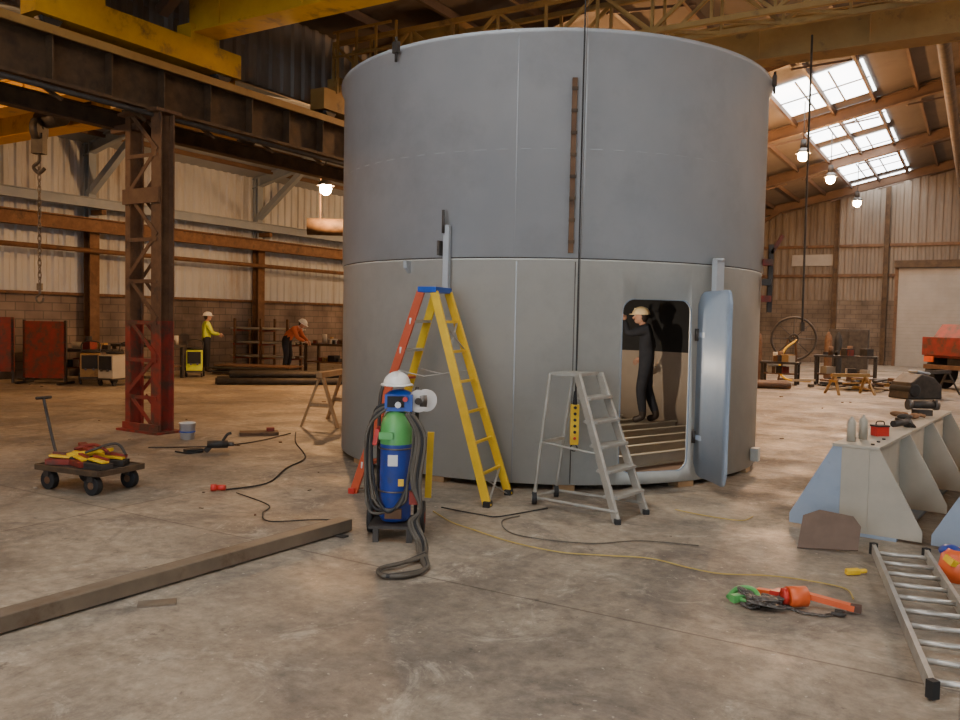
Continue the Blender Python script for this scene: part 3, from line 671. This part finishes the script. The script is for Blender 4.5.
# ------------------------------------------------------------------ grey steel frame (right)
def supportbeam(name,S,L):
    b=B(name); Hh=.70
    b.box((0,L/2,Hh-.012),(.34,L,.024),m_cream); b.box((0,L/2,.012),(.62,L,.024),m_greysteel)
    b.box((-.09,L/2,Hh/2),(.016,L-.04,Hh-.05),m_cream); b.box((.09,L/2,Hh/2),(.016,L-.04,Hh-.05),m_cream)
    n=int(L/1.05)+1
    for i in range(n):
        y=.02+i*(L-.04)/(n-1)
        for s in(-1,1):
            b.prism([(s*.09,y,.024),(s*.48,y,.024),(s*.48,y,.10),(s*.17,y,Hh-.024),(s*.09,y,Hh-.024)],(0,.018,0),m_greysteel if s<0 else m_cream)
    b.box((0,.012,Hh/2),(.2,.018,Hh-.05),m_cream)
    for i in range(6): b.cyl((.1*(-1)**i,.1+i*.1,Hh),(.1*(-1)**i,.1+i*.1,Hh+.012),.014,m_dark,seg=8)
    return b.done((S[0],S[1],0),-math.atan2(.6,.8),bevel=.002)
supportbeam('fabricated_support_beam',(2.90,6.34),3.7)
supportbeam('fabricated_support_beam',(3.70,5.70),3.6)
def ongrid(S,x,y,z): 
    a=-math.atan2(.6,.8); return (S[0]+x*math.cos(a)-y*math.sin(a),S[1]+x*math.sin(a)+y*math.cos(a),z)
b=B('angle_grinder'); b.cyl((0,0,.04),(.2,0,.05),.03,m_dark); b.cyl((.2,0,.07),(.24,0,.02),.035,m_rivet); b.cyl((.23,0,.01),(.24,0,.02),.06,m_dark,seg=20); b.cyl((.18,0,.05),(.18,.1,.07),.014,m_black); b.done(ongrid((2.90,6.34),0,1.4,.70),.5)
b=B('red_tool_box'); b.box((0,0,.04),(.12,.08,.08),m_red); b.box((0,0,.085),(.13,.09,.015),m_dark); b.tube([(-.04,0,.09),(-.03,0,.12),(.03,0,.12),(.04,0,.09)],.006,m_dark,6); b.done(ongrid((2.90,6.34),.02,.75,.70),.2,bevel=.005)
for x,y,m in ((-.08,.2,m_cream),(-.04,.42,m_cream)):
    b=B('spray_can'); b.lathe([(0,0),(.033,0),(.033,.15),(.026,.17),(.012,.18),(.012,.2),(0,.2)],m); b.done(ongrid((2.90,6.34),x,y,.70))
b=B('work_gloves')
for i,(x,y,r) in enumerate(((0,0,0),(.15,.1,1),(.05,.25,2))): b.sph((x,y,.03),.08,m_glove if i else m_dark,(1,.6,.35),12,8,(0,0,r)); b.tube([(x,y,.03),(x+.08,y+.05,.03),(x+.13,y+.04,.02)],.018,m_glove,6)
b.done(ongrid((2.90,6.34),-.06,2.3,.70))
b=B('bench_grinder_tool'); b.box((0,0,.03),(.16,.12,.06),m_dark); b.cyl((-.12,0,.11),(.12,0,.11),.04,m_dark); b.cyl((-.16,0,.11),(-.12,0,.11),.055,m_rivet,seg=20); b.cyl((.12,0,.11),(.16,0,.11),.055,m_rivet,seg=20); b.done(ongrid((2.90,6.34),0,2.9,.70))
b=B('steel_offcut_plate')
b.prism([(-.2,0,0),(.2,0,.03),(.22,.0,.22),(.17,0,.30),(-.06,0,.33),(-.17,0,.27)],(0,.010,0),m_brown)
o=b.done((2.50,5.84,.008),0); o.rotation_euler=(math.radians(-42),0,math.radians(-22))
b=B('aluminium_ladder')
A=Vector((2.80,5.78,.05)); Bp=Vector((2.04,3.67,.05)); d=(Bp-A).normalized(); L=2.40; s_=Vector((-d.y,d.x,0)); 
if s_.x<0: s_=-s_
WD=.33
for o_ in (0,WD):
    b.bar(A+s_*o_,A+s_*o_+d*L,.025,.07,m_alu); b.box(A+s_*o_+d*(L+.01),(.04,.04,.08),m_black,(0,0,.3)); b.box(A+s_*o_,(.04,.04,.08),m_black,(0,0,.3))
for i in range(10): q=A+d*(.12+i*.245); b.tube([q,q+s_*WD],.016,m_alu,8,1)
b.done()
b=B('orange_sack')
b.lathe([(0,0),(.10,0),(.115,.08),(.10,.16),(.06,.2),(0,.18)],m_orange,(0,0,0),18); b.sph((.08,-.05,.05),.08,m_red,(1.2,.9,.6),12,8); b.box((-.05,-.05,.13),(.11,.08,.04),m_yell,(.3,.3,.2)); b.sph((-.02,.06,.17),.07,m_blue,(1,1,.6),12,8); b.done((3.09,5.25,0))
b=B('yellow_plug'); b.box((0,0,.025),(.10,.04,.04),m_yell); b.cyl((.05,0,.025),(.1,0,.025),.015,m_yell); b.done((2.44,5.30,0),.2,bevel=.01)
b=B('lever_chain_hoist'); random.seed(11)
b.cyl((0,0,.06),(.1,.02,.06),.055,m_orange,seg=22); b.cyl((-.03,0,.06),(0,0,.06),.045,m_red,seg=22); b.bar((.06,.05,.07),(.33,-.06,.035),.045,.03,m_orange); b.box((.33,-.058,.035),(.07,.045,.035),m_redp,(0,0,-.4))
b.bar((-.06,.05,.05),(.02,.17,.03),.05,.04,m_red); b.bar((-.02,.1,.04),(-.12,.17,.03),.04,.03,m_orange)
def link(p,q,r,m):
    p=Vector(p); q=Vector(q); d=(q-p).normalized(); n=Vector((-d.y,d.x,0)); c=(p+q)/2; l=(q-p).length*.62
    b.tube([c+d*math.cos(2*PI*k/8)*l+n*math.sin(2*PI*k/8)*r*2.4 for k in range(8)],r,m,5,1,True)
def chainpath(pts,m,step=.032,r=.005):
    P=[Vector(p) for p in pts]
    for i in range(len(P)-1):
        n=max(1,int((P[i+1]-P[i]).length/step))
        for k in range(n): link(P[i].lerp(P[i+1],k/n),P[i].lerp(P[i+1],(k+1)/n),r,m)
pts=[(0,0,.04)]
for i in range(34): pts.append((-.12+random.uniform(-.13,.13),-.02+random.uniform(-.11,.11),.012+random.uniform(0,.06)))
chainpath(pts,m_rivet,.035,.006)
chainpath([(-.05,0,.02),(.05,-.1,.01),(.16,-.13,.01),(.2,-.10,.01)],m_rivet)
b.tube([(-.30,.06,.02),(-.24,.12,.05),(-.17,.10,.06),(-.15,.03,.04),(-.22,.0,.02)],.016,m_green,8); b.box((-.27,.02,.03),(.05,.04,.04),m_green,(0,0,.5)); b.torus((-.2,.02,.03),.045,.010,m_green)
b.tube([(.2,-.1,.015),(.25,-.12,.015),(.27,-.08,.015),(.23,-.06,.015)],.011,m_dark,8)
o=b.done((1.78,4.66,0),-.1); o.scale=(1.05,1.05,1.05)
def cable(name,pts,m,r=.008,z=.012,ends=None):
    b=B(name); b.tube([(x,y,z) for x,y in pts],r,m,6,8)
    if ends:
        x,y=pts[0]; b.cyl((x-.04,y,.035),(x+.04,y,.035),.026,ends,seg=12); b.cyl((x-.09,y-.01,.035),(x-.04,y,.035),.032,ends,seg=12)
    b.done()
cable('extension_cable',[(-.36,6.8),(-.2,6.45),(-.02,6.22),(.25,5.9),(.58,5.66),(.9,5.6),(1.18,5.55),(1.4,5.35),(1.57,5.24),(1.85,5.22),(2.05,5.15),(2.25,5.0),(2.22,4.8)],m_cordY,.005)
cable('extension_cable',[(.6,7.0),(.3,6.75),(.15,6.65),(.05,6.7),(-.1,6.8),(-.3,6.95)],m_black,.006)
cable('extension_cable',[(1.7,7.05),(1.9,6.85),(2.15,6.7),(2.3,6.85)],m_cordY,.005)
cable('extension_cable',[(1.6,5.9),(1.2,6.0),(.8,5.9),(.3,6.1),(.2,6.5),(.35,6.7)],m_hose,.005)
cable('extension_cable',[(-2.32,7.45),(-2.0,7.8),(-2.0,8.6),(-1.95,9.3),(-2.3,10.4),(-2.5,11.3)],m_black,.008,ends=m_red)
cable('extension_cable',[(-2.15,7.35),(-1.75,6.9),(-1.72,6.6),(-1.6,6.35),(-1.3,6.42),(-1.05,6.45)],m_black,.006)
cable('extension_cable',[(-2.55,11.2),(-2.8,10.4),(-3.2,9.95),(-3.9,9.75)],m_black,.007)
b=B('power_drill'); b.cyl((-.1,0,.09),(.13,0,.09),.045,m_dark); b.cyl((.13,0,.09),(.2,0,.09),.025,m_rivet); b.bar((-.06,0,.08),(-.12,0,0.01),.05,.06,m_dark); b.tube([(.05,0,.09),(.12,0,.2),(.17,0,.22)],.016,m_dark,8); b.box((-.25,.02,.02),(.2,.1,.04),m_black,(0,0,.4)); b.tube([(-.15,0,.02),(-.3,-.1,.012),(-.45,.05,.012)],.01,m_black,6); b.done((-3.05,9.6,0),.3)
b=B('paint_bucket'); b.lathe([(0,0),(.085,0),(.10,.2),(.106,.2),(.106,.215),(.096,.215),(.082,.03),(0,.03)],m_white,(0,0,0),22); b.torus((0,0,.1),.096,.008,m_blue2); b.done((-3.72,10.55,0))
b=B('steel_flat_plate'); b.box((0,0,.02),(.5,.25,.04),m_rust); b.box((.15,.05,.06),(.1,.1,.05),m_redp); b.done((-2.95,11.1,0),.3)
def trestle(name,loc,rz,w=.9,h=.75,m=m_wood):
    b=B(name); b.box((0,0,h-.04),(w,.09,.08),m)
    for s in(-1,1):
        for t in(-1,1): b.bar((s*(w/2-.08),t*.02,h-.06),(s*(w/2-.02),t*.28,0),.06,.03,m)
        b.bar((s*(w/2-.05),-.15,.32),(s*(w/2-.05),.15,.32),.03,.06,m)
    b.done(loc,rz)
trestle('trestle',(-2.2,12.4,0),1.35,1.0,.8)
# ------------------------------------------------------------------ left background
b=B('red_screen_panel'); b.box((0,0,.75),(1.0,.05,1.25),m_redp)
for s in(-1,1): b.bar((s*.48,0,0),(s*.48,0,1.4),.05,.05,m_dark); b.bar((s*.48,-.3,.03),(s*.48,.3,.03),.05,.05,m_dark)
b.box((0,.03,.75),(.9,.06,.08),m_dark); b.done((-9.55,18.2,0),-.1)
b=B('red_screen_panel'); b.box((0,0,.85),(.5,.05,1.2),m_redp); b.bar((-.22,0,0),(-.22,0,1.4),.05,.05,m_dark); b.bar((.22,0,0),(.22,0,1.4),.05,.05,m_dark); b.done((-10.5,18.2,0),.2)
def bench(name,loc,rz,w=2.,d=.8,h=.85,m=m_dark,clut=6,shelf=True):
    b=B(name); b.box((0,0,h),(w,d,.06),m)
    for s in(-1,1):
        for t in(-1,1): b.bar((s*(w/2-.06),t*(d/2-.06),0),(s*(w/2-.06),t*(d/2-.06),h),.07,.07,m)
    if shelf: b.box((0,0,.3),(w-.1,d-.1,.03),m_rust)
    cols=[m_redp,m_dark,m_yelo,m_dark,m_rust,m_cream,m_black,m_rust]
    for i in range(clut):
        x=random.uniform(-w/2+.15,w/2-.15); y=random.uniform(-d/2+.15,d/2-.15); s=random.uniform(.08,.2); mm=random.choice(cols)
        if i%3==0: b.cyl((x,y,h+.03),(x,y,h+.03+s*1.5),s*.4,mm)
        else: b.box((x,y,h+.03+s*.5),(s*1.6,s,s),mm,(0,0,random.uniform(0,3)))
        if i%2: x=random.uniform(-w/2+.2,w/2-.2); b.box((x,0,.315+s*.5),(s*1.4,s*1.4,s),random.choice(cols),(0,0,random.uniform(0,3)))
    b.done(loc,rz)
random.seed(21)
bench('workbench',(-9.5,19.4,0),.1,2.0,.7,.7,m_dark,8)
bench('workbench',(-8.2,20.5,0),-.2,1.6,.7,.8,m_dark,8)
bench('workbench',(-4.3,23.9,0),-.5,1.5,.7,.8,m_rustd,10)
b=B('steel_stock_rack')
for x in(-.9,0,.9):
    for y in(-.35,.35): b.bar((x,y,0),(x,y,1.5),.06,.06,m_rust)
    for z in(.35,.75,1.15): b.bar((x,-.4,z),(x,.4,z),.05,.06,m_redp)
for z in(.41,.81,1.21):
    for i in range(6): b.tube([(-1.1,-.28+i*.11,z),(1.1,-.28+i*.11,z)],random.uniform(.02,.045),random.choice((m_rust,m_dark,m_cream)),8,1)
b.done((-6.25,24.4,0),-.35)
b=B('steel_pipe_stack'); random.seed(4)
for i in range(7): b.tube([(-1.7+random.uniform(-.3,.3),i*.17-.5,.08),(2.0+random.uniform(-.3,.3),i*.17-.5+random.uniform(-.1,.1),.08)],.075,m_dark,12,1)
for i in range(4): b.tube([(-1.6,i*.17-.3,.22),(1.7,i*.17-.3,.22)],.07,m_dark,12,1)
b.done((-4.3,19.8,0),.25)
b=B('steel_plate_pile')
for i in range(5): b.box((random.uniform(-.1,.1),random.uniform(-.1,.1),.05+i*.05),(2.2,.8,.035),m_dark if i%2 else m_rust,(0,0,random.uniform(-.08,.08)))
b.box((-.7,0,.015),(.1,.8,.03),m_wood); b.box((.7,0,.015),(.1,.8,.03),m_wood)
b.done((-6.0,22.2,0),-.2)
def welder(name,loc,rz,col):
    b=B(name); b.box((0,0,.42),(.38,.62,.5),col); b.box((0,-.32,.5),(.32,.02,.3),m_black); b.cyl((.08,-.33,.34),(.08,-.36,.34),.025,m_rivet); b.cyl((-.08,-.33,.34),(-.08,-.36,.34),.025,m_rivet)
    for s in(-1,1): b.cyl((s*.22-.02,.2,.11),(s*.22+.02,.2,.11),.11,m_black); b.cyl((s*.18-.02,-.25,.05),(s*.18+.02,-.25,.05),.05,m_black)
    b.tube([(-.17,.3,.6),(-.17,.38,.9),(.17,.38,.9),(.17,.3,.6)],.015,m_dark,8); b.box((0,0,.15),(.4,.7,.03),m_dark); b.torus((0,-.02,.72),.16,.03,m_black); b.done(loc,rz)
welder('welding_machine',(-8.7,18.5,0),.4,m_yelo); welder('welding_machine',(-8.0,18.2,0),-.3,m_cream); welder('welding_machine',(-7.3,21.2,0),.3,m_hivis)
b=B('ventilation_duct')
b.cyl((0,0,0),(1.8,.2,0),.2,m_rustd,seg=20); b.cyl((1.8,.2,0),(2.4,.3,-.1),.34,m_rustd,seg=20); b.bar((.3,.05,0),(.3,.05,1.9),.03,.03,m_rustd); b.bar((1.9,.2,0),(1.9,.2,1.9),.03,.03,m_rustd)
b.done((-4.2,20.,3.75),0)
b=B('floor_debris'); random.seed(9)
for i in range(110):
    y=random.uniform(6,26); x=random.uniform(-.55,.6)*y
    if (x-CX)**2+(y-CY)**2<7.3: continue
    s=random.uniform(.006,.014)*(1+y/8)
    b.box((x,y,s*.2),(s*random.uniform(.8,2.5),s,s*.4),random.choice((m_brown,m_cream,m_rust,m_boxbeam,m_rust)),(0,0,random.uniform(0,3)))
b.done()
# ------------------------------------------------------------------ right background
b=B('hose_reel_wheel'); b.torus((0,0,1.25),.62,.035,m_dark,(.25,1,0),36,8); b.torus((0,0,1.25),.12,.03,m_dark,(.25,1,0))
for i in range(8):
    a=i*PI/4; b.cyl((0,0,1.25),(.6*math.cos(a),-.15*math.cos(a),1.25+.6*math.sin(a)),.012,m_dark,seg=6)
b.bar((-.1,.15,1.25),(-.3,.3,0),.05,.05,m_rust); b.bar((.1,.15,1.25),(.3,.3,0),.05,.05,m_rust); b.bar((-.3,.3,.03),(.3,.3,.03),.05,.05,m_rust); b.bar((0,-.0,1.25),(0,.2,1.25),.05,.05,m_dark)
b.tube([(.1,0,1.2),(-.3,-.1,.9),(-.45,-.2,.3),(-.2,-.3,.05),(.4,-.4,.03)],.03,m_yell,8)
b.done((9.2,24.4,0))
random.seed(33)
bench('workbench',(10.1,22.9,0),-.5,1.6,.6,.8,m_dark,10); bench('workbench',(8.3,22.9,0),-.5,1.0,.6,.6,m_dark,8)
def cabinet(name,loc,rz,w,h,m):
    b=B(name); b.box((0,0,h/2+.05),(w,.5,h),m); b.box((0,-.26,h/2+.05),(.01,.01,h-.1),m_dark)
    for s in(-1,1): b.box((s*w/4,-.255,h/2+.05),(w/2-.04,.012,h-.1),m); b.box((s*.05,-.27,h/2+.1),(.02,.02,.14),m_dark)
    for s in(-1,1): b.box((s*(w/2-.05),0,.025),(.06,.4,.05),m_dark)
    b.done(loc,rz,bevel=.01)
cabinet('storage_cabinet',(12.2,27.5,0),-.5,1.2,1.5,m_dark)
def bottle(name,loc,m):
    b=B(name); b.lathe([(0,0),(.11,0),(.115,.03),(.115,1.2),(.09,1.33),(.04,1.4),(.04,1.46),(0,1.46)],m,(0,0,0),18); b.done(loc)
bottle('gas_cylinder',(10.9,26.,0),m_rust); bottle('gas_cylinder',(11.25,26.1,0),m_black); bottle('gas_cylinder',(8.1,24.2,0),m_rust)
trestle('trestle',(8.9,19.9,0),.2,1.,.5,m_yelo); trestle('trestle',(11.2,20.3,0),.6,1.2,.6,m_dark)
b=B('scrap_metal_pile'); random.seed(13)
for i in range(70):
    x=random.gauss(0,.55); y=random.gauss(0,.3); z=random.uniform(.04,.3); L=random.uniform(.15,.6)
    b.box((x,y,z),(L,random.uniform(.04,.15),random.uniform(.02,.08)),random.choice((m_rust,m_dark,m_cream,m_yelo,m_brown,m_dark)),(random.uniform(-.1,.1),random.uniform(-.1,.1),random.uniform(0,3)))
b.done((9.9,21.3,0),-.3)
b=B('covered_machine')
b.prism([(-.5,0,0),(.5,0,0),(.48,0,.3),(.25,0,.5),(-.1,0,.58),(-.4,0,.38)],(0,.6,0),m_dark); b.box((.1,0,.6),(.4,.3,.06),m_corr,(0,.15,0)); b.cyl((-.3,-.32,.2),(-.3,.32,.2),.16,m_black)
b.done((10.1,19.2,0),.3,bevel=.03)
b=B('steel_pipe_stack')
for i in range(5): b.tube([(-1.,i*.2-.4,.1),(1.,i*.2-.4+random.uniform(-.1,.1),.1)],.08,m_rust,12,1)
b.done((7.0,21.6,0),-.2)
b=B('flatbed_lorry')
b.box((1.6,0,.95),(3.6,2.1,.22),m_redp); b.box((1.6,0,.72),(3.4,.8,.26),m_dark)
for x in(.3,2.6):
    for s in(-1,1): b.cyl((x,s*.75,.45),(x,s*1.05,.45),.45,m_black,seg=26); b.cyl((x,s*1.0,.45),(x,s*1.07,.45),.2,m_redp,seg=18)
b.box((-.25,0,1.15),(.08,2.1,.5),m_redp); b.box((-.3,-.8,.8),(.05,.3,.15),m_orange); b.box((-.3,.8,.8),(.05,.3,.15),m_orange); b.box((-.3,0,.6),(.06,1.9,.12),m_rust)
b.prism([(-.2,0,1.1),(.6,0,1.1),(.6,0,1.75),(.35,0,1.75)],(0,2.0,0),m_redp)
b.box((4.4,0,1.6),(1.7,2.1,1.8),m_redp); b.box((5.27,0,1.95),(.04,1.8,.7),m_black); b.box((4.6,-1.06,1.95),(.9,.02,.6),m_black); b.box((4.4,0,.65),(1.7,1.9,.3),m_dark)
for s in(-1,1): b.cyl((4.5,s*.75,.45),(4.5,s*1.05,.45),.45,m_black,seg=26)
b.done((12.7,21.8,0),.35,bevel=.01)
# ------------------------------------------------------------------ high bay lamps
def lamp(u,w,z,e,col=(1,.60,.30)):
    p=Matrix.Rotation(RZ,3,'Z')@Vector((u,w,z))
    top=(roofz(u) if u>UM else 6.4)
    b=B('high_bay_lamp'); b.cyl((0,0,.12),(0,0,top-z-.1),.015,m_dark,seg=8); b.cyl((0,0,.1),(0,0,.35),.09,m_dark,.07)
    b.lathe([(.09,.12),(.16,.05),(.20,-.02),(.195,-.02),(.15,.045),(.08,.1)],m_rivet,(0,0,0),24); b.sph((0,0,-.08),.14,m_lamp,(1,1,1.1),14,8); b.done(p)
    light('high_bay_lamp_light','POINT',p+Vector((0,0,-.3)),e,col,shadow_soft_size=.12)
WARM=(1,.50,.19)
for u,w,z,e in ((-4.3,23.9,6.3,1000),(-4.2,28,6.3,600),(-4.1,33.7,6.3,450),(-13,14.6,4.62,800),(-15,24,5.,550),(-15,4,5.2,600),(6,26,6.5,700),(6,12,6.5,800),(-1.5,-3,6.6,450),(-7.2,17,6.,800)):
    lamp(u,w,z,e,WARM)
# sky light entering by an unseen rear doorway, added as soft front light
w=bpy.data.worlds.new('world'); SC.world=w; w.use_nodes=True
bg=w.node_tree.nodes['Background']; bg.inputs[0].default_value=(.72,.85,1,1); bg.inputs[1].default_value=6
